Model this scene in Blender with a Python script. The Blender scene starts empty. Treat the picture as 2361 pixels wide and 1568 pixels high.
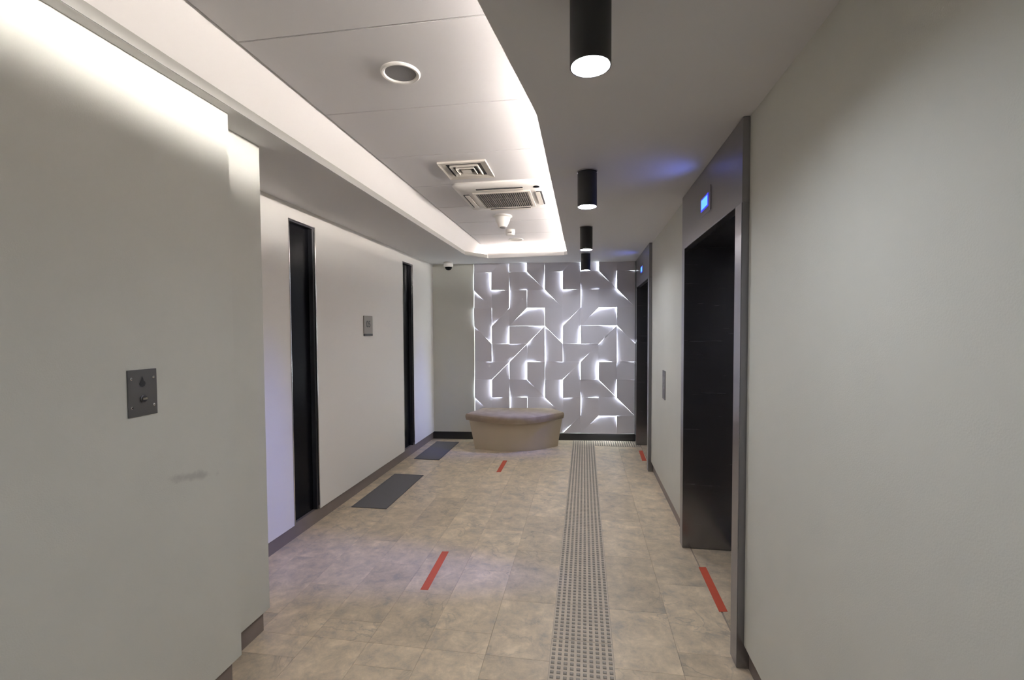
import bpy, bmesh, math, random
from mathutils import Vector, Matrix

S = bpy.context.scene
C = S.collection
random.seed(7)

# ------------------------------------------------------------------ camera
W, Hh = 2361, 1568
F_PX, YAW, PIT, ROLL, CAM_Z = 1070.42, 0.15471, 0.034753, -0.00503, 1.52
cam_d = bpy.data.cameras.new('camera')
cam = bpy.data.objects.new('camera', cam_d); C.objects.link(cam)
cam_d.sensor_fit = 'HORIZONTAL'; cam_d.sensor_width = 36.0
cam_d.lens = 36.0 * F_PX / W
cam_d.shift_y = 14.81 / W
cam_d.clip_start = 0.02
fw = Vector((-math.sin(YAW) * math.cos(PIT), math.cos(YAW) * math.cos(PIT), -math.sin(PIT)))
rt = Vector((math.cos(YAW), math.sin(YAW), 0))
up = rt.cross(fw)
r2 = math.cos(ROLL) * rt + math.sin(ROLL) * up
u2 = r2.cross(fw)
cam.matrix_world = Matrix(((r2.x, u2.x, -fw.x, 0), (r2.y, u2.y, -fw.y, 0), (r2.z, u2.z, -fw.z, CAM_Z), (0, 0, 0, 1)))
S.camera = cam

# ------------------------------------------------------------------ world, exposure
wd = bpy.data.worlds.new('world'); S.world = wd; wd.use_nodes = True
wd.node_tree.nodes['Background'].inputs[0].default_value = (0.5, 0.5, 0.5, 1)
wd.node_tree.nodes['Background'].inputs[1].default_value = 0.02
S.view_settings.view_transform = 'Standard'
S.view_settings.look = 'None'
S.view_settings.gamma = 1.0
S.view_settings.use_curve_mapping = False
S.view_settings.exposure = 0.58
S.cycles.use_denoising = True
S.cycles.max_bounces = 12
S.cycles.diffuse_bounces = 8
S.cycles.glossy_bounces = 4
S.cycles.sample_clamp_indirect = 12.0
S.cycles.caustics_reflective = False
S.cycles.caustics_refractive = False

# light levels
COVE = 106.0        # cove LED strips
COVE_COL = (1.0, 0.915, 0.845)
PEND = 258.0        # pendant lamps
PEND_COL = (0.86, 0.91, 1.0)
FEAT = 7.0         # backlight of the feature wall
FEAT_COL = (0.88, 1.0, 0.97)
BLUE = 95.0        # light thrown by each lift display


# ------------------------------------------------------------------ materials
def newmat(name):
    m = bpy.data.materials.new(name); m.use_nodes = True
    return m, m.node_tree.nodes, m.node_tree.links, m.node_tree.nodes['Principled BSDF']


def plain(name, col, rough=0.5, metal=0.0, spec=0.5, bump=0.0, bscale=200.0, var=0.0, vscale=3.0):
    m, n, l, b = newmat(name)
    b.inputs['Base Color'].default_value = (*col, 1)
    b.inputs['Roughness'].default_value = rough
    b.inputs['Metallic'].default_value = metal
    b.inputs['Specular IOR Level'].default_value = spec
    tc = n.new('ShaderNodeTexCoord')
    if var > 0:
        t = n.new('ShaderNodeTexNoise'); t.inputs['Scale'].default_value = vscale; t.inputs['Detail'].default_value = 5
        l.new(tc.outputs['Object'], t.inputs['Vector'])
        r = n.new('ShaderNodeMapRange'); r.inputs['From Min'].default_value = 0.25; r.inputs['From Max'].default_value = 0.75
        r.inputs['To Min'].default_value = 1 - var; r.inputs['To Max'].default_value = 1 + var
        l.new(t.outputs['Fac'], r.inputs['Value'])
        v = n.new('ShaderNodeVectorMath'); v.operation = 'SCALE'; v.inputs[0].default_value = col
        l.new(r.outputs['Result'], v.inputs['Scale']); l.new(v.outputs['Vector'], b.inputs['Base Color'])
    if bump > 0:
        t = n.new('ShaderNodeTexNoise'); t.inputs['Scale'].default_value = bscale; t.inputs['Detail'].default_value = 3
        l.new(tc.outputs['Object'], t.inputs['Vector'])
        bp = n.new('ShaderNodeBump'); bp.inputs['Strength'].default_value = bump; bp.inputs['Distance'].default_value = 0.002
        l.new(t.outputs['Fac'], bp.inputs['Height']); l.new(bp.outputs['Normal'], b.inputs['Normal'])
    return m


def emis(name, col, strength, base=0.8):
    m, n, l, b = newmat(name)
    b.inputs['Base Color'].default_value = (base, base, base, 1)
    b.inputs['Emission Color'].default_value = (*col, 1)
    b.inputs['Emission Strength'].default_value = strength
    return m


def brushed(name, col, rough, axis_scale):
    m, n, l, b = newmat(name)
    b.inputs['Base Color'].default_value = (*col, 1)
    b.inputs['Metallic'].default_value = 1.0
    tc = n.new('ShaderNodeTexCoord'); mp = n.new('ShaderNodeMapping'); mp.inputs['Scale'].default_value = axis_scale
    l.new(tc.outputs['Object'], mp.inputs['Vector'])
    t = n.new('ShaderNodeTexNoise'); t.inputs['Scale'].default_value = 1.0; t.inputs['Detail'].default_value = 4
    l.new(mp.outputs['Vector'], t.inputs['Vector'])
    r = n.new('ShaderNodeMapRange'); r.inputs['To Min'].default_value = rough - 0.03; r.inputs['To Max'].default_value = rough + 0.03
    l.new(t.outputs['Fac'], r.inputs['Value']); l.new(r.outputs['Result'], b.inputs['Roughness'])
    bp = n.new('ShaderNodeBump'); bp.inputs['Strength'].default_value = 0.02; bp.inputs['Distance'].default_value = 0.0003
    l.new(t.outputs['Fac'], bp.inputs['Height']); l.new(bp.outputs['Normal'], b.inputs['Normal'])
    return m


def wallpaper(name, col, scuff=None):
    """matt wall covering with a fine woven relief; scuff = (centre, half sizes) of a grey scrape"""
    m, n, l, b = newmat(name)
    b.inputs['Roughness'].default_value = 0.62
    b.inputs['Specular IOR Level'].default_value = 0.35
    tc = n.new('ShaderNodeTexCoord')
    t = n.new('ShaderNodeTexNoise'); t.inputs['Scale'].default_value = 2.2; t.inputs['Detail'].default_value = 6
    l.new(tc.outputs['Object'], t.inputs['Vector'])
    r = n.new('ShaderNodeMapRange'); r.inputs['From Min'].default_value = 0.3; r.inputs['From Max'].default_value = 0.7
    r.inputs['To Min'].default_value = 0.97; r.inputs['To Max'].default_value = 1.02
    l.new(t.outputs['Fac'], r.inputs['Value'])
    v = n.new('ShaderNodeVectorMath'); v.operation = 'SCALE'; v.inputs[0].default_value = col
    l.new(r.outputs['Result'], v.inputs['Scale'])
    out = v.outputs['Vector']
    if scuff:
        c, hs = scuff
        dv = n.new('ShaderNodeMapping'); dv.vector_type = 'TEXTURE'
        dv.inputs['Location'].default_value = c; dv.inputs['Scale'].default_value = hs; dv.inputs['Rotation'].default_value = (math.radians(-11), 0, 0)
        l.new(tc.outputs['Object'], dv.inputs['Vector'])
        ln = n.new('ShaderNodeVectorMath'); ln.operation = 'LENGTH'; l.new(dv.outputs['Vector'], ln.inputs[0])
        ns = n.new('ShaderNodeTexNoise'); ns.inputs['Scale'].default_value = 28; ns.inputs['Detail'].default_value = 4
        l.new(tc.outputs['Object'], ns.inputs['Vector'])
        ad = n.new('ShaderNodeMath'); ad.operation = 'MULTIPLY_ADD'; ad.inputs[1].default_value = 1.6; 
        l.new(ns.outputs['Fac'], ad.inputs[0]); l.new(ln.outputs['Value'], ad.inputs[2])
        mr = n.new('ShaderNodeMapRange'); mr.inputs['From Min'].default_value = 1.1; mr.inputs['From Max'].default_value = 1.75
        mr.inputs['To Min'].default_value = 0.35; mr.inputs['To Max'].default_value = 0.0
        l.new(ad.outputs['Value'], mr.inputs['Value'])
        mx = n.new('ShaderNodeMixRGB'); mx.inputs[2].default_value = (0.2, 0.2, 0.21, 1)
        l.new(mr.outputs['Result'], mx.inputs[0]); l.new(out, mx.inputs[1]); out = mx.outputs['Color']
    l.new(out, b.inputs['Base Color'])
    f = n.new('ShaderNodeTexNoise'); f.inputs['Scale'].default_value = 240; f.inputs['Detail'].default_value = 2
    l.new(tc.outputs['Object'], f.inputs['Vector'])
    bp = n.new('ShaderNodeBump'); bp.inputs['Strength'].default_value = 0.25; bp.inputs['Distance'].default_value = 0.0015
    l.new(f.outputs['Fac'], bp.inputs['Height']); l.new(bp.outputs['Normal'], b.inputs['Normal'])
    return m


def marble():
    m, n, l, b = newmat('beige_marble')
    b.inputs['Roughness'].default_value = 0.33
    b.inputs['Specular IOR Level'].default_value = 0.45
    tc = n.new('ShaderNodeTexCoord'); oi = n.new('ShaderNodeObjectInfo')
    ml = n.new('ShaderNodeMath'); ml.operation = 'MULTIPLY'; ml.inputs[1].default_value = 37.0
    l.new(oi.outputs['Random'], ml.inputs[0])
    ad = n.new('ShaderNodeVectorMath'); ad.operation = 'ADD'
    l.new(tc.outputs['Object'], ad.inputs[0]); l.new(ml.outputs['Value'], ad.inputs[1])
    n1 = n.new('ShaderNodeTexNoise'); n1.inputs['Scale'].default_value = 9.0; n1.inputs['Detail'].default_value = 12; n1.inputs['Roughness'].default_value = 0.72
    n1.inputs['Distortion'].default_value = 0.25
    l.new(ad.outputs['Vector'], n1.inputs['Vector'])
    cr = n.new('ShaderNodeValToRGB'); e = cr.color_ramp.elements
    e[0].position = 0.32; e[0].color = (0.41, 0.36, 0.295, 1)
    e[1].position = 0.68; e[1].color = (0.84, 0.685, 0.49, 1)
    q = e.new(0.45); q.color = (0.58, 0.475, 0.345, 1)
    q = e.new(0.56); q.color = (0.69, 0.56, 0.40, 1)
    l.new(n1.outputs['Fac'], cr.inputs['Fac'])
    # thin grey veins
    n2 = n.new('ShaderNodeTexNoise'); n2.inputs['Scale'].default_value = 5.0; n2.inputs['Detail'].default_value = 7; n2.inputs['Distortion'].default_value = 0.6
    l.new(ad.outputs['Vector'], n2.inputs['Vector'])
    sb = n.new('ShaderNodeMath'); sb.operation = 'SUBTRACT'; sb.inputs[1].default_value = 0.5
    ab = n.new('ShaderNodeMath'); ab.operation = 'ABSOLUTE'
    l.new(n2.outputs['Fac'], sb.inputs[0]); l.new(sb.outputs['Value'], ab.inputs[0])
    mr = n.new('ShaderNodeMapRange'); mr.inputs['From Min'].default_value = 0.0; mr.inputs['From Max'].default_value = 0.022
    mr.inputs['To Min'].default_value = 0.35; mr.inputs['To Max'].default_value = 0.0
    l.new(ab.outputs['Value'], mr.inputs['Value'])
    n3 = n.new('ShaderNodeTexNoise'); n3.inputs['Scale'].default_value = 2.5; l.new(ad.outputs['Vector'], n3.inputs['Vector'])
    m3 = n.new('ShaderNodeMapRange'); m3.inputs['From Min'].default_value = 0.45; m3.inputs['From Max'].default_value = 0.65
    l.new(n3.outputs['Fac'], m3.inputs['Value'])
    mm = n.new('ShaderNodeMath'); mm.operation = 'MULTIPLY'; l.new(mr.outputs['Result'], mm.inputs[0]); l.new(m3.outputs['Result'], mm.inputs[1])
    mx = n.new('ShaderNodeMixRGB'); mx.inputs[2].default_value = (0.13, 0.135, 0.14, 1)
    l.new(mm.outputs['Value'], mx.inputs[0]); l.new(cr.outputs['Color'], mx.inputs[1])
    # tile-to-tile shade
    r = n.new('ShaderNodeMapRange'); r.inputs['To Min'].default_value = 0.86; r.inputs['To Max'].default_value = 1.06
    l.new(oi.outputs['Random'], r.inputs['Value'])
    sc = n.new('ShaderNodeVectorMath'); sc.operation = 'SCALE'; l.new(mx.outputs['Color'], sc.inputs[0]); l.new(r.outputs['Result'], sc.inputs['Scale'])
    l.new(sc.outputs['Vector'], b.inputs['Base Color'])
    return m


def mat_ribbed():
    m, n, l, b = newmat('rubber_mat')
    b.inputs['Roughness'].default_value = 0.75
    tc = n.new('ShaderNodeTexCoord')
    w = n.new('ShaderNodeTexWave'); w.inputs['Scale'].default_value = 55; w.bands_direction = 'X'
    l.new(tc.outputs['Object'], w.inputs['Vector'])
    cr = n.new('ShaderNodeValToRGB'); cr.color_ramp.elements[0].color = (0.10, 0.095, 0.10, 1); cr.color_ramp.elements[1].color = (0.18, 0.17, 0.175, 1)
    l.new(w.outputs['Fac'], cr.inputs['Fac']); l.new(cr.outputs['Color'], b.inputs['Base Color'])
    bp = n.new('ShaderNodeBump'); bp.inputs['Strength'].default_value = 0.5; bp.inputs['Distance'].default_value = 0.003
    l.new(w.outputs['Fac'], bp.inputs['Height']); l.new(bp.outputs['Normal'], b.inputs['Normal'])
    return m


M = {}
M['wall'] = wallpaper('wall_covering', (0.60, 0.60, 0.55))
M['wall_scuff'] = wallpaper('wall_covering_scuffed', (0.60, 0.60, 0.55), ((-1.48, 1.55, 0.968), (0.05, 0.115, 0.022)))
M['wall_panel'] = plain('smooth_wall_panel', (0.83, 0.80, 0.755), 0.5, bump=0.03, bscale=60)
M['ceil'] = plain('ceiling_paint', (0.655, 0.65, 0.655), 0.7, bump=0.05, bscale=120)
M['cove'] = plain('cove_paint', (0.80, 0.78, 0.77), 0.6)
M['lip'] = plain('lip_shade_grey', (0.27, 0.265, 0.25), 0.6)  # shade of the left lip face, put into the colour
M['panel'] = plain('metal_ceiling_panel', (0.68, 0.665, 0.675), 0.45)
M['skirt'] = plain('skirting_bronze', (0.24, 0.20, 0.185), 0.4, metal=0.3, var=0.06)
M['skirt_black'] = plain('skirting_black', (0.03, 0.03, 0.032), 0.25)
M['marble'] = marble()
M['grout'] = plain('grout', (0.36, 0.30, 0.24), 0.8)
M['tactile'] = plain('tactile_stone', (0.56, 0.475, 0.375), 0.55, var=0.12, vscale=8)
M['stud'] = plain('tactile_stud', (0.32, 0.285, 0.24), 0.5)
M['tape'] = plain('red_tape', (0.60, 0.10, 0.05), 0.45, var=0.05, vscale=20)
M['mat'] = mat_ribbed()
M['mat_edge'] = plain('mat_edging', (0.11, 0.105, 0.11), 0.6)
M['steel'] = brushed('brushed_dark_steel', (0.27, 0.265, 0.28), 0.26, (3, 3, 260))
M['steel_face'] = brushed('brushed_steel_face', (0.33, 0.32, 0.34), 0.30, (260, 260, 2))
M['plate'] = brushed('plate_steel', (0.24, 0.235, 0.24), 0.42, (5, 5, 300))
M['chrome'] = plain('polished_steel', (0.62, 0.61, 0.60), 0.14, metal=1.0)
M['black'] = plain('pendant_black', (0.022, 0.022, 0.023), 0.5)
M['glass'] = plain('black_glass', (0.005, 0.005, 0.007), 0.25, spec=0.08)
M['frame_dark'] = plain('dark_frame', (0.07, 0.07, 0.08), 0.35, metal=0.6)
M['white'] = plain('white_plastic', (0.80, 0.78, 0.75), 0.45)
M['white2'] = plain('warm_white_plastic', (0.70, 0.66, 0.60), 0.5)
M['grey'] = plain('speaker_grille', (0.25, 0.245, 0.255), 0.6, bump=0.4, bscale=500)
M['dark'] = plain('dark_void', (0.02, 0.02, 0.022), 0.6)
M['slat'] = plain('grille_slat', (0.26, 0.235, 0.21), 0.5)
M['refl'] = plain('lamp_reflector', (0.85, 0.86, 0.88), 0.3)
M['tile3d'] = plain('feature_tile', (0.72, 0.70, 0.76), 0.55, bump=0.1, bscale=150)
M['cush'] = plain('bench_cushion', (0.345, 0.27, 0.195), 0.7, bump=0.5, bscale=90, var=0.16, vscale=9)
M['bench'] = plain('bench_base', (0.50, 0.425, 0.31), 0.55, var=0.04)
M['ink'] = plain('sign_ink', (0.03, 0.03, 0.035), 0.5)
M['key'] = plain('key_brass', (0.75, 0.68, 0.55), 0.25, metal=1.0)
M['sign'] = plain('sign_metal', (0.27, 0.245, 0.21), 0.4, metal=0.4)
M['led'] = emis('cove_led', COVE_COL, COVE)
M['led_far'] = emis('cove_led_far', COVE_COL, 110.0)
M['led_added'] = emis('added_band_led', (1.0, 0.96, 0.93), 800.0)  # for the added strip that brightens the near left wall
M['lamp'] = emis('pendant_lamp', PEND_COL, PEND)
M['feat'] = emis('feature_backlight', FEAT_COL, FEAT)
M['disp'] = emis('display_glow', (0.06, 0.21, 1.0), 2.2, 0.02)
M['disp_edge'] = emis('display_edge', (0.05, 0.05, 0.9), 0.7, 0.02)


# ------------------------------------------------------------------ mesh helpers
def obj(name, bm, mat, parent=None, smooth=False, bevel=0.0):
    if bevel > 0:
        bmesh.ops.bevel(bm, geom=[e for e in bm.edges], offset=bevel, segments=2, affect='EDGES', clamp_overlap=True)
    bmesh.ops.recalc_face_normals(bm, faces=bm.faces)
    me = bpy.data.meshes.new(name); bm.to_mesh(me); bm.free()
    me.materials.append(M[mat])
    o = bpy.data.objects.new(name, me); C.objects.link(o)
    if parent is not None:
        o.parent = parent
    if smooth:
        for p in me.polygons:
            p.use_smooth = True
        me.set_sharp_from_angle(angle=math.radians(35))
    return o


def tag(o, label=None, cat=None, group=None, kind=None):
    if label: o['label'] = label
    if cat: o['category'] = cat
    if group: o['group'] = group
    if kind: o['kind'] = kind
    return o


def thing(name, label, cat, loc=(0, 0, 0), rotz=0.0, group=None, kind=None):
    o = bpy.data.objects.new(name, None); C.objects.link(o)
    o.empty_display_size = 0.1
    o.location = loc; o.rotation_euler = (0, 0, rotz)
    return tag(o, label, cat, group, kind)


def copy_tree(o, parent=None):
    c = o.copy(); C.objects.link(c); c.parent = parent
    for ch in [x for x in C.objects if x.parent == o]:
        copy_tree(ch, c)
    return c


def box(bm, x0, x1, y0, y1, z0, z1):
    v = [bm.verts.new((x, y, z)) for x in (x0, x1) for y in (y0, y1) for z in (z0, z1)]
    for f in ((0, 1, 3, 2), (4, 6, 7, 5), (0, 4, 5, 1), (2, 3, 7, 6), (0, 2, 6, 4), (1, 5, 7, 3)):
        bm.faces.new([v[i] for i in f])
    return bm


def bx(*a):
    return box(bmesh.new(), *a)


def prism(bm, poly, z0, z1):
    n = len(poly)
    a = [bm.verts.new((p[0], p[1], z0)) for p in poly]
    b = [bm.verts.new((p[0], p[1], z1)) for p in poly]
    bm.faces.new(a[::-1]); bm.faces.new(b)
    for i in range(n):
        bm.faces.new((a[i], a[(i + 1) % n], b[(i + 1) % n], b[i]))
    return bm


def loft(bm, rings, cap0=True, cap1=True, closed=True):
    vr = [[bm.verts.new(p) for p in r] for r in rings]
    n = len(vr[0])
    for a, b in zip(vr[:-1], vr[1:]):
        for i in range(n if closed else n - 1):
            bm.faces.new((a[i], a[(i + 1) % n], b[(i + 1) % n], b[i]))
    if cap0: bm.faces.new(vr[0][::-1])
    if cap1: bm.faces.new(vr[-1])
    return bm


def lathe(prof, seg=40, cx=0, cy=0, cap0=False, cap1=False, bm=None):
    """prof: list of (radius, z)"""
    bm = bm or bmesh.new()
    rings = [[(cx + r * math.cos(2 * math.pi * i / seg), cy + r * math.sin(2 * math.pi * i / seg), z) for i in range(seg)] for r, z in prof]
    return loft(bm, rings, cap0, cap1)


def rrect(hx, hy, r, z, n=6, cx=0, cy=0):
    pts = []
    for sx, sy, a0 in ((1, 1, 0), (-1, 1, 90), (-1, -1, 180), (1, -1, 270)):
        for k in range(n + 1):
            a = math.radians(a0 + 90 * k / n)
            pts.append((cx + sx * (hx - r) + r * math.cos(a), cy + sy * (hy - r) + r * math.sin(a), z))
    return pts


def square_ring(bm, ho, hi, z0, z1, cx=0, cy=0, zi=None):
    """square frame of outer half ho, inner half hi; inner edge may sit at another height"""
    zi = z0 if zi is None else zi
    o0 = [(cx + sx * ho, cy + sy * ho, z0) for sx, sy in ((-1, -1), (1, -1), (1, 1), (-1, 1))]
    i0 = [(cx + sx * hi, cy + sy * hi, zi) for sx, sy in ((-1, -1), (1, -1), (1, 1), (-1, 1))]
    i1 = [(p[0], p[1], z1) for p in i0]
    o1 = [(p[0], p[1], z1) for p in o0]
    vr = [[bm.verts.new(p) for p in r] for r in (o0, i0, i1, o1)]
    for k in range(4):
        a, b = vr[k], vr[(k + 1) % 4]
        for i in range(4):
            bm.faces.new((a[i], a[(i + 1) % 4], b[(i + 1) % 4], b[i]))
    return bm


# ------------------------------------------------------------------ main dimensions (metres)
ZC = 2.435            # lower ceiling
ZP = 2.61             # raised panels of the coffer
XL, XR = -2.08, 0.705
XN, YN = -1.48, 1.775  # near left wall face and its end
XPIL, YPIL = -1.59, 2.108
SK = 0.108            # underside of the wall cladding, skirting set back below
Y0 = -3.0
BS = 0.085            # the end wall stands a little askew


def yb(x, c=6.40):
    return c + BS * x


# ------------------------------------------------------------------ floor
floor = obj('floor', bx(-2.3, 1.15, Y0, 6.7, -0.06, -0.004), 'grout')
tag(floor, 'beige marble tiled lobby floor', None, None, 'structure')
cols = [-2.225, -1.93, -1.63, -1.335, -1.043, -0.757, -0.458, -0.158, 0.135, 0.435, 0.735, 1.03, 1.33]
regions = [(-2.11, 0.727, 2.08, 6.60), (-1.63, 0.727, 0.0, 2.08), (0.727, 1.062, 2.25, 3.325), (0.727, 1.062, 5.17, 6.245)]
g = 0.0006
LAT = (0.135, 0.727)
ti = 0
tile_cache = {}
for ci in range(len(cols) - 1):
    xa, xb = cols[ci], cols[ci + 1]
    tact = abs(xa + 0.158) < 1e-6
    if tact:
        continue
    off = 0.13 if ci % 2 == 0 else 0.43
    k = -1
    while off + 0.6 * k < 6.6:
        ya, yc = off + 0.6 * k, off + 0.6 * (k + 1)
        k += 1
        for (rx0, rx1, ry0, ry1) in regions:
            if rx0 < 0.7 and xa > 0.1:
                ry1 = min(ry1, 6.135)      # the lateral tactile row starts there
            a, b, c, d = max(xa, rx0) + g, min(xb, rx1) - g, max(ya, ry0) + g, min(yc, ry1) - g
            if b - a < 0.012 or d - c < 0.012:
                continue
            key = (round(b - a, 4), round(d - c, 4))
            if key not in tile_cache:
                bm = bx(0, b - a, 0, d - c, -0.02, 0.0)
                o = obj('tile', bm, 'marble', floor)
                tile_cache[key] = o.data
            else:
                o = bpy.data.objects.new('tile', tile_cache[key]); C.objects.link(o); o.parent = floor
            o.location = (a, c, 0)

# tactile paving: 30 cm tiles with rows of small studs
tac = obj('tactile_tile', bx(-0.1455, 0.1455, -0.149, 0.149, -0.02, 0.0), 'tactile', floor)
bm = bmesh.new()
for i in range(10):
    for j in range(10):
        x, y = (i - 4.5) * 0.0291, (j - 4.5) * 0.0300
        a, b = 0.0085, 0.0062
        v = [bm.verts.new((x + sx * a, y + sy * a, -0.0005)) for sx, sy in ((-1, -1), (1, -1), (1, 1), (-1, 1))]
        w = [bm.verts.new((x + sx * b, y + sy * b, 0.0042)) for sx, sy in ((-1, -1), (1, -1), (1, 1), (-1, 1))]
        bm.faces.new(w)
        for q in range(4):
            bm.faces.new((v[q], v[(q + 1) % 4], w[(q + 1) % 4], w[q]))
stud = obj('studs', bm, 'stud', tac); stud['kind'] = 'stuff'
first = True
for k in range(21):
    y = 0.29 + 0.30 * k
    o = tac if first else copy_tree(tac, floor)
    first = False
    o.location = (-0.0115, y, 0.0)
for k in range(2):
    o = copy_tree(tac, floor)
    o.location = (0.135 + 0.147 + 0.2925 * k, 6.29, 0.0)

# ------------------------------------------------------------------ walls
def wall(name, boxes, mat='wall', label=None):
    bm = bmesh.new()
    for b in boxes:
        box(bm, *b)
    o = obj(name, bm, mat); o['kind'] = 'structure'
    if label: o['label'] = label
    return o


SLOTS = [(3.047, 3.367), (5.140, 5.452)]
SZ1 = 2.328
wall('wall_left', [(XL - 0.10, XL, 2.0, SLOTS[0][0], SK, ZC), (XL - 0.10, XL, SLOTS[0][0], SLOTS[0][1], SZ1, ZC),
                   (XL - 0.10, XL, SLOTS[0][1], SLOTS[1][0], SK, ZC), (XL - 0.10, XL, SLOTS[1][0], SLOTS[1][1], SZ1, ZC),
                   (XL - 0.10, XL, SLOTS[1][1], 6.35, SK, ZC)], 'wall_panel', label='off white left wall with two tall black slots')
wall('wall_near', [(XN - 0.10, XN, Y0, YN, SK, ZC)], 'wall_scuff', 'near left wall with a steel switch plate and a scuff')
wall('wall_pillar', [(XL - 0.12, XPIL, YN - 0.05, YPIL, SK, ZC)], label='short return of the left wall set back behind the near wall')
wall('wall_right', [(XR, XR + 0.12, Y0, 2.16, SK, ZC), (XR, XR + 0.12, 3.41, 5.08, SK, ZC), (XR, XR + 0.12, 6.33, 6.52, SK, ZC),
                    (1.10, 1.16, 1.9, 6.52, 0, ZC), (XR + 0.12, 1.16, 1.95, 2.16, 0, ZC), (XR + 0.12, 1.16, 3.41, 3.46, 0, ZC),
                    (XR + 0.12, 1.16, 5.03, 5.08, 0, ZC), (XR + 0.12, 1.16, 6.33, 6.38, 0, ZC)], label='off white right wall between the lifts')
wall('wall_rear', [(-2.2, 1.2, Y0 - 0.1, Y0, 0, ZC)])


def skew_prism(bm, xa, xb, c0, c1, z0, z1):
    return prism(bm, [(xa, yb(xa, c0)), (xb, yb(xb, c0)), (xb, yb(xb, c1)), (xa, yb(xa, c1))], z0, z1)


FX0, FX1 = -1.512, 0.680      # feature wall extent
bm = bmesh.new()
skew_prism(bm, XL - 0.12, -1.5075, 6.40, 6.60, SK, ZC)
skew_prism(bm, FX0 - 0.012, 1.15, 6.435, 6.60, 0.0, ZC)
o = obj('wall_back', bm, 'wall'); tag(o, 'plain end wall beside the backlit tiles', None, None, 'structure')


def skirting(name, bm, mat='skirt'):
    o = obj(name, bm, mat); o['kind'] = 'structure'; return o


IN = 0.022
skirting('baseboard_left', bx(XL - 0.1, XL - IN, 2.0, 6.30, 0, SK))
skirting('baseboard_near', bx(XN - 0.1, XN - IN, Y0, YN - 0.03, 0, SK))
skirting('baseboard_pillar', bx(XL - 0.1, XPIL - IN, YN - 0.06, YPIL - 0.02, 0, SK))
bm = bmesh.new()
for ya, yc in ((Y0, 2.163), (3.407, 5.083), (6.327, 6.47)):
    box(bm, XR + IN, XR + 0.1, ya, yc, 0, SK)
skirting('baseboard_right', bm)
bm = bmesh.new(); skew_prism(bm, XL - 0.03, FX0 - 0.012, 6.40 + IN, 6.50, 0, SK)
skirting('baseboard_back', bm, 'skirt_black')
bm = bmesh.new(); skew_prism(bm, FX0 - 0.012, 0.70, 6.41, 6.475, 0, 0.098)
skirting('baseboard_feature', bm, 'skirt_black')

# ------------------------------------------------------------------ ceiling with a coffer
hole = dict(a=(-1.43, -1.0), b=(-1.432, 5.50), c=(-1.205, 5.81), d1=(-0.245, 5.742), d2=(-0.203, 5.70), e=(-0.200, 2.0), e0=(-0.212, 1.90), f=(-0.60, -1.0))
h = hole
XO0, XO1, YO1 = -2.25, 1.16, 6.62
faces2d = [
    [(XO0, -1.0), h['a'], h['b'], (XO0, 5.50)],
    [(XO0, 5.50), h['b'], h['c'], (-1.205, YO1), (XO0, YO1)],
    [h['c'], h['d1'], (-0.245, YO1), (-1.205, YO1)],
    [h['d1'], h['d2'], h['e'], (XO1, 2.0), (XO1, YO1), (-0.245, YO1)],
    [h['e'], h['e0'], h['f'], (XO1, -1.0), (XO1, 2.0)],
    [(XO0, Y0 - 0.1), (XO1, Y0 - 0.1), (XO1, -1.0), h['f'], h['a'], (XO0, -1.0)],
]
bm = bmesh.new(); vc = {}
def gv(p):
    k = (round(p[0], 4), round(p[1], 4))
    if k not in vc: vc[k] = bm.verts.new((p[0], p[1], ZC))
    return vc[k]
fs = [bm.faces.new([gv(p) for p in poly]) for poly in faces2d]
ex = bmesh.ops.extrude_face_region(bm, geom=fs)
bmesh.ops.translate(bm, verts=[v for v in ex['geom'] if isinstance(v, bmesh.types.BMVert)], vec=(0, 0, 0.043))
ceiling = obj('ceiling', bm, 'ceil'); tag(ceiling, 'grey painted ceiling with a long backlit recess', None, None, 'structure')
ZL = ZC + 0.043
bm = bmesh.new()
# sloped left cheek, then the outer walls and the lid of the recess
XE = -1.300
prism_pts = [(-1.432, ZL), (XE, ZP + 0.006), (XE, 2.70), (-1.46, 2.70), (-1.46, ZL)]
loft(bm, [[(x, yy, z) for x, z in prism_pts] for yy in (-1.0, 6.16)])
box(bm, 0.13, 0.16, -1.0, 6.16, ZL, 2.70)
box(bm, -1.46, 0.16, 6.13, 6.17, ZL, 2.70)
box(bm, -1.46, 0.16, -1.03, -1.0, ZL, 2.70)
box(bm, -1.47, 0.17, -1.03, 6.18, 2.70, 2.73)
obj('cove', bm, 'cove', ceiling)
yy = 0.41 - 1.2
pan = None
while yy < 6.1:
    a, b = max(yy, -0.98) + 0.002, min(yy + 0.6, 6.10) - 0.002
    bm = bx(XE + 0.008, 0.11, a, b, ZP, ZP + 0.03)
    obj('panel', bm, 'panel', ceiling, bevel=0.002)
    yy += 0.6

bm = prism(bmesh.new(), [(-1.4315, -1.0), (-1.4275, -1.0), (-1.4275, 5.495), (-1.215, 5.785), (-1.218, 5.788), (-1.4315, 5.497)], ZC + 0.0005, ZL - 0.0005)  # thin grey strip stands in for the less lit face of the lip
o = obj('lip_shade', bm, 'lip'); tag(o, 'grey strip painted as shade along the left lip of the ceiling recess', None, None, 'structure')

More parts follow.
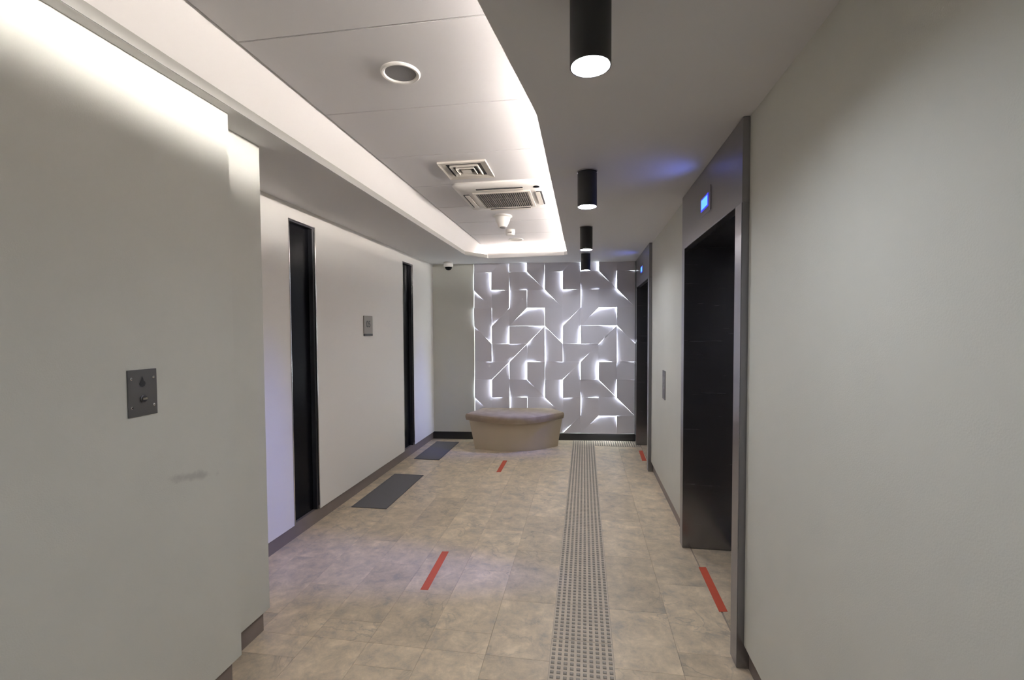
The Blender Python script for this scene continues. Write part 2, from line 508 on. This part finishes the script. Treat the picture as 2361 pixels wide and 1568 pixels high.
# LED strips standing in the trough behind the lips, diodes facing into the recess
def strip(p0, p1, label, led='led', zb=0.0):
    (xa, ya), (xb, yc) = p0, p1
    d = Vector((xb - xa, yc - ya, 0)).normalized(); n_ = Vector((-d.y, d.x, 0))
    def bar(o0, o1, z0, z1):
        return prism(bmesh.new(), [(xa + n_.x * o0, ya + n_.y * o0), (xb + n_.x * o0, yc + n_.y * o0), (xb + n_.x * o1, yc + n_.y * o1), (xa + n_.x * o1, ya + n_.y * o1)], z0, z1)
    t = thing('led_strip', label, 'light', (0, 0, ZL), 0, 'hidden cove lights')
    obj('channel', bar(-0.012, 0.0, 0.0, zb + 0.030), 'white', t)
    obj('diode_strip', bar(0.0003, 0.006, zb + 0.006, zb + 0.024), led, t)
    return t


strip((0.01, 2.0), (0.01, 5.66), 'long white LED strip hidden behind the straight right lip of the ceiling recess')
strip((0.01, -0.9), (0.01, 1.98), 'raised white LED strip hidden behind the slanted right lip of the ceiling recess', 'led', 0.045)
# added unseen strip, hood shaped to throw a bright band on the near wall
t = thing('added_band_light', 'added unseen hooded light strip behind the near lip of the ceiling recess', 'light', (-0.09, 0.55, ZL), 0, 'hidden cove lights')
obj('channel', bx(0.006, 0.014, -1.4, 1.38, 0.0, 0.040), 'white', t)
obj('diode_strip', bx(0.0, 0.0058, -1.4, 1.38, 0.021, 0.035), 'led_added', t)
bm = bmesh.new()
loft(bm, [[(0.0058, y, 0.0365), (-0.100, y, 0.0185), (-0.100, y, 0.0205), (0.0058, y, 0.0385)] for y in (-1.4, 1.38)])
obj('hood', bm, 'frame_dark', t)
strip((-1.24, 5.90), (-0.10, 5.82), 'short white LED strip hidden behind the far lip of the ceiling recess', 'led_far')

# ------------------------------------------------------------------ lift entrances
def entrance(name, dy, label):
    t = thing(name, label, 'elevator', (0.675, 2.785 + dy, 0), 0, None, 'structure')
    y0, y1, o0, o1 = 2.16 - 2.785, 3.41 - 2.785, 2.25 - 2.785, 3.325 - 2.785
    obj('header', bx(0, 0.045, y0, y1, 2.07, ZC - 0.002), 'steel_face', t, bevel=0.0015)
    obj('header_soffit', bx(0.045, 0.385, o0, o1, 2.07, 2.10), 'steel', t)
    for a, b in ((y0, o0), (o1, y1)):
        j = obj('jamb', bx(0.0, 0.385, a, b, 0.002, 2.07), 'steel', t, bevel=0.0015)
        obj('jamb_face', bx(-0.0015, 0.0, a + 0.002, b - 0.002, 0.004, 2.068), 'steel_face', j)
    m = (o0 + o1) / 2
    for a, b in ((o0, m - 0.002), (m + 0.002, o1)):
        obj('door_leaf', bx(0.385, 0.42, a, b, 0.006, 2.10), 'steel', t)
    obj('threshold', bx(0.335, 0.388, o0, o1, 0.0, 0.004), 'chrome', t)
    return t


entrance('door_1', 0.0, 'nearer lift entrance with dark brushed steel surround')
entrance('door_2', 2.92, 'farther lift entrance with dark steel surround next to the tiled end wall')


def indicator(dy, label):
    t = thing('floor_indicator', label, 'indicator', (0.675, 2.79 + dy, 2.235), 0, 'lift floor indicators')
    obj('faceplate', bx(-0.003, 0, -0.125, 0.125, -0.066, 0.066), 'steel_face', t, bevel=0.001)
    s = obj('screen', bx(-0.005, -0.003, -0.08, 0.08, -0.036, 0.036), 'disp_edge', t)
    obj('lit_field', bx(-0.0058, -0.005, -0.066, 0.066, -0.027, 0.027), 'disp', s)
    for tilt, cone, en in ((47, 62, BLUE), (122, 120, BLUE * 0.010)):      # one lobe to the floor, a weak one to the ceiling
        l = bpy.data.lights.new('display_light', 'SPOT'); l.color = (0.13, 0.20, 1.0); l.energy = en
        l.spot_size = math.radians(cone); l.spot_blend = 1.0; l.shadow_soft_size = 0.03
        lo = bpy.data.objects.new('display_light', l); C.objects.link(lo); lo.parent = t
        lo.location = (-0.03, 0, 0); lo.rotation_euler = (0, math.radians(tilt), 0)
        lo.scale = (1.0, 0.28 if tilt < 90 else 0.9, 1.0)
    return t


indicator(0.0, 'glowing blue display above the nearer lift')
indicator(2.93, 'glowing blue display above the farther lift')

t = thing('call_panel', 'slim grey lift call plate on the right wall between the lifts', 'button panel', (XR, 4.29, 0.897))
obj('faceplate', bx(-0.006, 0, -0.065, 0.065, 0, 0.257), 'plate', t, bevel=0.0015)
for z in (0.10, 0.155):
    b_ = obj('button', lathe([(0.016, 0), (0.016, 0.003), (0.013, 0.004)], 24, cap0=True, cap1=True), 'chrome', t)
    b_.rotation_euler = (0, math.radians(-90), 0); b_.location = (-0.006, 0, z)

# ------------------------------------------------------------------ black glass slots in the left wall
def slot(y0, y1, label):
    t = thing('glass_slot', label, 'glass panel', (XL, (y0 + y1) / 2, SK), 0, 'black glass slots in the left wall')
    hw = (y1 - y0) / 2; hz = SZ1 - SK
    obj('glass', bx(-0.055, -0.046, -hw + 0.001, hw - 0.001, 0.001, hz - 0.001), 'glass', t)
    f = 0.014
    for a, b in ((-hw + 0.0005, -hw + f), (hw - f, hw - 0.0005)):
        obj('frame_side', bx(-0.046, -0.012, a, b, 0, hz - 0.0005), 'frame_dark', t)
    obj('frame_top', bx(-0.046, -0.012, -hw + f, hw - f, hz - f, hz - 0.0005), 'frame_dark', t)
    for a, b in ((-hw - 0.006, -hw + 0.004), (hw - 0.004, hw + 0.006)):
        bm = bx(-0.012, 0.004, a, b, 0, hz)
        obj('edge_trim', bm, 'chrome', t, bevel=0.002)
    return t


slot(*SLOTS[0], 'nearer tall black glass slot in the left wall')
slot(*SLOTS[1], 'farther narrow-looking black glass slot near the wall corner')


def text_mesh(name, body, size, mat, parent, loc, rot, ext=0.0006, shear=None):
    cu = bpy.data.curves.new(name, 'FONT'); cu.body = body; cu.size = size; cu.extrude = ext
    cu.align_x = 'CENTER'; cu.align_y = 'CENTER'; cu.offset = 0.0012
    tmp = bpy.data.objects.new(name, cu); C.objects.link(tmp)
    dg = bpy.context.evaluated_depsgraph_get()
    me = bpy.data.meshes.new_from_object(tmp.evaluated_get(dg))
    bpy.data.objects.remove(tmp, do_unlink=True)
    me.materials.clear(); me.materials.append(M[mat])
    o = bpy.data.objects.new(name, me); C.objects.link(o); o.parent = parent
    o.location = loc; o.rotation_euler = rot
    return o


t = thing('floor_sign', 'small bronze floor number plate 05 on the left wall', 'sign', (XL, 4.244, 1.472), 0)
obj('plate', bx(0, 0.008, -0.091, 0.091, 0.024, 0.194), 'sign', t, bevel=0.002)
obj('lower_strip', bx(0, 0.010, -0.088, 0.088, 0.0, 0.023), 'ink', t, bevel=0.001)
text_mesh('number', '05', 0.088, 'ink', t, (0.0086, 0, 0.112), (math.radians(90), 0, math.radians(90)))

t = thing('switch_plate', 'dark steel key switch plate with four screws on the near left wall', 'switch plate', (XN, 1.354, 1.237), 0)
obj('plate', bx(0, 0.004, -0.053, 0.053, 0, 0.157), 'plate', t, bevel=0.001)
for yv in (-0.040, 0.040):
    for zv in (0.032, 0.128):
        s_ = obj('screw', lathe([(0.0045, 0), (0.0045, 0.001), (0.0028, 0.0022)], 16, cap0=True, cap1=True), 'chrome', t)
        s_.rotation_euler = (0, math.radians(90), 0); s_.location = (0.004, yv, zv)
kb = obj('key_switch', lathe([(0.013, 0), (0.013, 0.002), (0.010, 0.004), (0.010, 0.005)], 28, cap0=True, cap1=True), 'frame_dark', t, smooth=True)
kb.rotation_euler = (0, math.radians(90), 0); kb.location = (0.004, 0.002, 0.058)
obj('key_slot', bx(0.005, 0.0065, -0.008, 0.008, -0.0035, 0.0035), 'key', kb).rotation_euler = (0, math.radians(-90), 0)
bm = bmesh.new()
flame = [(0, -0.018), (0.008, -0.015), (0.011, -0.007), (0.008, 0.002), (0.006, -0.002), (0.003, 0.010), (-0.001, 0.018), (-0.004, 0.008), (-0.008, 0.001), (-0.011, -0.007), (-0.008, -0.015)]
va = [bm.verts.new((0.0041, p[0] - 0.001, p[1] + 0.116)) for p in flame]; bm.faces.new(va)
exf = bmesh.ops.extrude_face_region(bm, geom=bm.faces[:])
bmesh.ops.translate(bm, verts=[v for v in exf['geom'] if isinstance(v, bmesh.types.BMVert)], vec=(0.0005, 0, 0))
obj('engraved_symbol', bm, 'ink', t)

# ------------------------------------------------------------------ feature wall: backlit tilted tiles
ang = math.atan(BS)
PU = 0.2427; PZ = 0.2454; Z0V = 2.314
FC = 6.425
feature = thing('feature_wall', 'backlit white feature wall of tilted interlocking tiles behind the bench', 'wall panel',
                (-1.505, yb(-1.505, FC), 0.0), ang)
LW = PU * 9
obj('backlight', bx(0.006, LW - 0.006, -0.002, 0.0, 0.118, ZC - 0.03), 'feat', feature)
PAT = [  # polygon in grid cells (column, row downwards), direction of the raised edge
    ([(2, 0), (3, 0), (4, 1), (2, 1)], (0, -1), 0.5),
    ([(3, -1), (4, -1), (4, 1), (3, 0)], (-0.85, -0.4), 1.0),
    ([(1, 0), (2, -1), (2, 1), (1, 1)], (-0.9, 0.4), 1.0),
    ([(2, -1), (3, -2), (3, 0), (2, 0)], (-1, -0.1), 1.0),
    ([(4, -1), (6, -1), (5, 0), (4, 0)], (0.2, 1), 0.6),
    ([(4, 0), (5, 0), (5, 2), (4, 1)], (-1, 0.25), 1.0),
    ([(3, 1), (4, 1), (5, 2), (3, 2)], (-0.3, 1), 1.0),
    ([(1, 1), (2, 1), (2, 2), (1, 3)], (1, -0.1), 0.8),
    ([(2, 1), (3, 1), (3, 2), (2, 3)], (1, 0.3), 0.9),
    ([(3, 2), (4, 2), (4, 3), (2, 3)], (0.35, 1), 1.0),
    ([(4, 2), (5, 2), (5, 4), (4, 3)], (-1, -0.35), 0.9),
    ([(1, 3), (2, 2), (2, 4), (1, 4)], (-1, -0.2), 1.0),
    ([(2, 3), (4, 3), (3, 4), (2, 4)], (-0.6, 0.8), 0.8),
    ([(4, 3), (5, 4), (5, 5), (4, 5)], (1, -0.1), 0.9),
    ([(3, 4), (4, 3), (4, 5), (3, 5)], (1, 0.2), 0.9),
    ([(1, 4), (3, 4), (2, 5), (1, 5)], (0.2, -1), 0.6),
]


def clip(poly, axis, lim, keep_ge):
    out = []
    for i in range(len(poly)):
        p, q = poly[i], poly[(i + 1) % len(poly)]
        ip = p[axis] >= lim if keep_ge else p[axis] <= lim
        iq = q[axis] >= lim if keep_ge else q[axis] <= lim
        if ip: out.append(p)
        if ip != iq:
            s = (lim - p[axis]) / (q[axis] - p[axis])
            out.append((p[0] + s * (q[0] - p[0]), p[1] + s * (q[1] - p[1])))
    return out


VTOP = (Z0V - (ZC - 0.001)) / PZ
for ku in range(-2, 4):
    for kv in range(-1, 3):
        for poly, gd, amt in PAT:
            full = [(p[0] + 4 * ku, p[1] + 6 * kv) for p in poly]
            cu_ = (sum(p[0] for p in full) / 4, sum(p[1] for p in full) / 4)
            pl = full
            for ax, lim, ge in ((0, 0, True), (0, 9, False), (1, VTOP, True), (1, 9, False)):
                pl = clip(pl, ax, lim, ge)
                if len(pl) < 3: break
            if len(pl) < 3: continue
            ar = 0.5 * abs(sum(pl[i][0] * pl[(i + 1) % len(pl)][1] - pl[(i + 1) % len(pl)][0] * pl[i][1] for i in range(len(pl))))
            if ar < 0.02: continue
            gl = math.hypot(*gd); gx, gy = gd[0] / gl, gd[1] / gl
            cx_, cy_ = sum(p[0] for p in pl) / len(pl), sum(p[1] for p in pl) / len(pl)
            lo_ = min(p[0] * gx + p[1] * gy for p in full)
            bm = bmesh.new(); fr, bk = [], []
            # inset every corner by a small joint
            ins = 0.0014
            for p in pl:
                dx, dy = p[0] - cx_, p[1] - cy_
                L = math.hypot(dx, dy)
                px_, py_ = cx_ + dx * (1 - ins / L * 1.2), cy_ + dy * (1 - ins / L * 1.2)
                hgt = 0.017 + 0.030 * amt * ((px_ * gx + py_ * gy) - lo_)
                fr.append(bm.verts.new((px_ * PU, -hgt, Z0V - py_ * PZ)))
                bk.append(bm.verts.new((px_ * PU, -hgt + 0.014, Z0V - py_ * PZ)))
            bm.faces.new(fr); bm.faces.new(bk[::-1])
            for i in range(len(fr)):
                j = (i + 1) % len(fr)
                bm.faces.new((fr[i], bk[i], bk[j], fr[j]))
            obj('tile', bm, 'tile3d', feature)

obj('side_trim', bx(LW + 0.001, LW + 0.030, -0.075, 0.0, 0.10, ZC - 0.001), 'frame_dark', feature)

# ------------------------------------------------------------------ bench
def catmull(pts, n):
    out = []
    for i in range(len(pts) - 1):
        p0 = pts[max(i - 1, 0)]; p1 = pts[i]; p2 = pts[i + 1]; p3 = pts[min(i + 2, len(pts) - 1)]
        for k in range(n):
            s = k / n
            out.append(tuple(0.5 * ((2 * p1[d]) + (-p0[d] + p2[d]) * s + (2 * p0[d] - 5 * p1[d] + 4 * p2[d] - p3[d]) * s * s + (-p0[d] + 3 * p1[d] - 3 * p2[d] + p3[d]) * s ** 3) for d in (0, 1)))
    out.append(pts[-1])
    return out


def ring(front, back, z, n=8):
    return [(p[0], p[1], z) for p in catmull(front, n) + back]


BX, BY = -0.88, 6.0
def rel(l): return [(a - BX, b - BY) for a, b in l]
bench = thing('bench', 'beige upholstered bench with a curved front against the lit wall', 'bench', (BX, BY, 0))
base_b = (rel([(-1.385, 5.765), (-1.075, 5.700), (-0.80, 5.720), (-0.567, 5.834), (-0.345, 6.045)]), rel([(-0.43, 6.28), (-1.34, 6.205)]))
base_t = (rel([(-1.458, 5.765), (-1.107, 5.688), (-0.825, 5.676), (-0.600, 5.755), (-0.285, 6.030)]), rel([(-0.40, 6.30), (-1.37, 6.215)]))
obj('base', loft(bmesh.new(), [ring(*base_b, 0.0), ring(*base_t, 0.365)]), 'bench', bench, smooth=True)
ct = (rel([(-1.520, 5.805), (-1.18, 5.645), (-0.85, 5.605), (-0.60, 5.685), (-0.262, 6.075)]), rel([(-0.42, 6.33), (-1.40, 6.24)]))


def scaled(fb, s):
    f, b = fb; c = (0.0, 0.0)
    return ([(x * s, y * s + (1 - s) * 0.0) for x, y in f], [(x * s, y * s) for x, y in b])


cr = [ring(*scaled(ct, 0.955), 0.362), ring(*scaled(ct, 0.985), 0.366), ring(*scaled(ct, 0.992), 0.385), ring(*scaled(ct, 1.0), 0.40), ring(*scaled(ct, 1.0), 0.425), ring(*scaled(ct, 0.985), 0.443),
      ring(*scaled(ct, 0.955), 0.452), ring(*scaled(ct, 0.88), 0.457), ring(*scaled(ct, 0.6), 0.458)]
obj('cushion', loft(bmesh.new(), cr), 'cush', bench, smooth=True)

# ------------------------------------------------------------------ floor mats and tapes
def floor_mat(x0, x1, y0, y1, label):
    t = thing('floor_mat', label, 'mat', ((x0 + x1) / 2, (y0 + y1) / 2, 0), 0, 'dark mats along the left wall')
    hx, hy = (x1 - x0) / 2, (y1 - y0) / 2
    obj('ribbed_field', bx(-hx + 0.012, hx - 0.012, -hy + 0.012, hy - 0.012, 0.0005, 0.005), 'mat', t)
    bm = bmesh.new()
    box(bm, -hx, hx, -hy, -hy + 0.012, 0.0005, 0.006); box(bm, -hx, hx, hy - 0.012, hy, 0.0005, 0.006)
    box(bm, -hx, -hx + 0.012, -hy + 0.012, hy - 0.012, 0.0005, 0.006); box(bm, hx - 0.012, hx, -hy + 0.012, hy - 0.012, 0.0005, 0.006)
    obj('edging', bm, 'mat_edge', t)


floor_mat(-1.987, -1.668, 3.696, 4.624, 'nearer dark ribbed floor mat beside the left wall')
floor_mat(-1.995, -1.684, 5.205, 6.08, 'farther dark ribbed floor mat left of the bench')


def tape(quad, label):
    cx_ = sum(p[0] for p in quad) / 4; cy_ = sum(p[1] for p in quad) / 4
    bm = prism(bmesh.new(), [(p[0] - cx_, p[1] - cy_) for p in quad], 0.0004, 0.0012)
    o = obj('floor_tape', bm, 'tape'); o.location = (cx_, cy_, 0)
    tag(o, label, 'tape', 'red floor tapes')


tape([(-0.951, 2.559), (-0.905, 2.562), (-0.920, 3.038), (-0.967, 3.032)], 'red tape strip on the open floor left of the tactile path')
tape([(-0.933, 4.840), (-0.885, 4.847), (-0.888, 5.297), (-0.937, 5.291)], 'red tape strip on the floor in front of the bench')
tape([(0.717, 2.588), (0.763, 2.595), (0.768, 3.071), (0.722, 3.065)], 'red tape strip on the floor at the nearer lift doorway')
tape([(0.662, 5.492), (0.712, 5.500), (0.724, 5.971), (0.676, 5.964)], 'red tape strip on the floor at the farther lift doorway')

# ------------------------------------------------------------------ pendants
def pendant():
    t = thing('pendant_light', '', 'light', (0, 0, 0), 0, 'black cylinder downlights')
    R = 0.0555
    obj('canopy', lathe([(0.0, 0.203), (0.059, 0.203), (0.059, 0.196), (0.0, 0.196)], 40), 'chrome', t, smooth=True)
    obj('body', lathe([(0.02, 0.193), (R - 0.003, 0.193), (R, 0.190), (R, 0.0), (R - 0.003, 0.0), (R - 0.003, 0.075), (0.02, 0.075)], 48), 'black', t, smooth=True)
    obj('reflector', lathe([(R - 0.0034, 0.0015), (0.049, 0.010), (0.046, 0.018)], 48), 'refl', t, smooth=True)
    obj('lamp', lathe([(0.0, 0.010), (0.030, 0.011), (0.0455, 0.016), (0.0455, 0.019), (0.0, 0.019)], 32), 'lamp', t)
    return t


PL = [(1.30, 'nearest and largest black cylinder downlight at the top of the picture'), (2.75, 'second nearest black cylinder downlight'),
      (4.21, 'third black cylinder downlight from the camera'), (5.65, 'farthest and smallest black cylinder downlight in front of the lit tiles'),
      (-0.15, 'black cylinder downlight above the camera'), (-1.60, 'black cylinder downlight behind the camera')]
p0 = pendant()
for i, (y, lab) in enumerate(PL):
    o = p0 if i == 0 else copy_tree(p0)
    o['label'] = lab
    o.location = (0.016, y, 2.2315)

# ------------------------------------------------------------------ fittings in the coffer
def speaker(x, y, label, mat='grey', R=0.083):
    t = thing('ceiling_speaker', label, 'speaker', (x, y, ZP), 0, 'round ceiling speakers')
    obj('rim', lathe([(R, 0.0), (R, -0.004), (R - 0.006, -0.009), (R - 0.014, -0.008), (R - 0.018, -0.003), (R - 0.018, 0.0)], 48), 'white', t, smooth=True)
    obj('grille', lathe([(R - 0.018, -0.0015), (0.04, -0.003), (0.001, -0.0035)], 48, cap1=True), mat, t, smooth=True)


speaker(-0.768, 1.905, 'round ceiling speaker with grey grille and white rim nearest the camera')
speaker(-0.810, 5.545, 'small flat round white speaker at the far end of the ceiling recess', 'white2', 0.088)

t = thing('air_diffuser', 'square white air diffuser with nested frames in the ceiling recess', 'air vent', (-0.785, 3.095, ZP), 0)
obj('flange', square_ring(bmesh.new(), 0.160, 0.118, -0.012, 0.0, zi=-0.006), 'white2', t)
obj('throat_shade', bx(-0.118, 0.118, -0.118, 0.118, -0.0012, -0.0002), 'dark', t)  # flat plate, its dark colour stands in for shade inside a deep opening
for ho, hi, za, zi in ((0.094, 0.080, -0.016, -0.006), (0.062, 0.048, -0.020, -0.008)):
    obj('deflector', square_ring(bmesh.new(), ho, hi, za, -0.0013, zi=zi), 'white2', t)
obj('centre_plate', loft(bmesh.new(), [rrect(0.030, 0.030, 0.002, -0.0013, 2), rrect(0.032, 0.032, 0.002, -0.018, 2)]), 'white2', t)

ac = thing('air_conditioner', 'white ceiling cassette air conditioner with slatted intake grille', 'air conditioner', (-0.625, 3.72, ZP), 0)
HX = 0.355
AH = 0.038
obj('fascia', loft(bmesh.new(), [rrect(HX, HX, 0.05, 0.0), rrect(HX, HX, 0.05, -0.012), rrect(HX - 0.012, HX - 0.012, 0.045, -0.026), rrect(HX - 0.05, HX - 0.05, 0.03, -AH), rrect(0.20, 0.20, 0.008, -AH)], cap1=True), 'white', ac, smooth=True)
obj('intake', bx(-0.20, 0.20, -0.20, 0.20, -AH - 0.004, -AH + 0.002), 'dark', ac)
bm = bmesh.new(); square_ring(bm, 0.222, 0.200, -AH - 0.010, -AH + 0.001)
obj('grille_frame', bm, 'white2', ac)
bm = bmesh.new()
for i in range(25):
    x = -0.192 + 0.016 * i
    box(bm, x - 0.0032, x + 0.0032, -0.20, 0.20, -AH - 0.010, -AH - 0.004)
o = obj('grille_slats', bm, 'slat', ac); o['kind'] = 'stuff'
for yv in (-0.067, 0.067):
    obj('grille_bar', bx(-0.20, 0.20, yv - 0.003, yv + 0.003, -AH - 0.0112, -AH - 0.0102), 'slat', ac)
for k in range(4):
    hld = obj('air_outlet', bx(-0.175, 0.175, -0.305, -0.262, -AH + 0.001, -AH + 0.009), 'dark', ac)
    hld.rotation_euler = (0, 0, math.radians(90 * k))
    hld.location.z = -0.0065
    v_ = obj('vane', bx(-0.178, 0.178, -0.292, -0.258, -AH - 0.003, -AH - 0.0005), 'white2', hld)
eye = obj('sensor_eye', lathe([(0.025, -0.024), (0.025, -AH - 0.001), (0.015, -AH - 0.004)], 24, cap0=True, cap1=True), 'glass', ac)
eye.location = (0.275, -0.285, 0.0)

t = thing('smoke_detector', 'white cone shaped detector hanging behind the air conditioner', 'detector', (-0.770, 4.40, ZP), 0)
obj('base', lathe([(0.088, 0.0), (0.090, -0.010), (0.078, -0.018), (0.0, -0.018)], 40), 'white', t, smooth=True)
obj('cone', lathe([(0.074, -0.016), (0.066, -0.05), (0.040, -0.105), (0.034, -0.108), (0.0, -0.108)], 40), 'white', t, smooth=True)
obj('nose', lathe([(0.030, -0.107), (0.026, -0.114), (0.0, -0.115)], 32), 'grey', t, smooth=True)

t = thing('motion_sensor', 'small white drum sensor with a dark slot on the ceiling recess', 'sensor', (-0.795, 5.02, ZP), 0)
obj('body', lathe([(0.050, 0.0), (0.052, -0.02), (0.048, -0.050), (0.040, -0.060), (0.0, -0.062)], 36), 'white', t, smooth=True)
obj('slot', bx(-0.022, 0.022, -0.0525, -0.046, -0.046, -0.030), 'slat', t)

t = thing('dome_camera', 'white dome security camera with black lens on the ceiling corner', 'camera', (-1.80, 6.05, ZC), 0)
obj('housing', lathe([(0.062, 0.0), (0.064, -0.01), (0.064, -0.055), (0.055, -0.066), (0.0, -0.066)], 40), 'white', t, smooth=True)
obj('dome', lathe([(0.046, -0.065), (0.044, -0.082), (0.032, -0.098), (0.014, -0.106), (0.001, -0.107)], 36, cap1=True), 'glass', t, smooth=True)
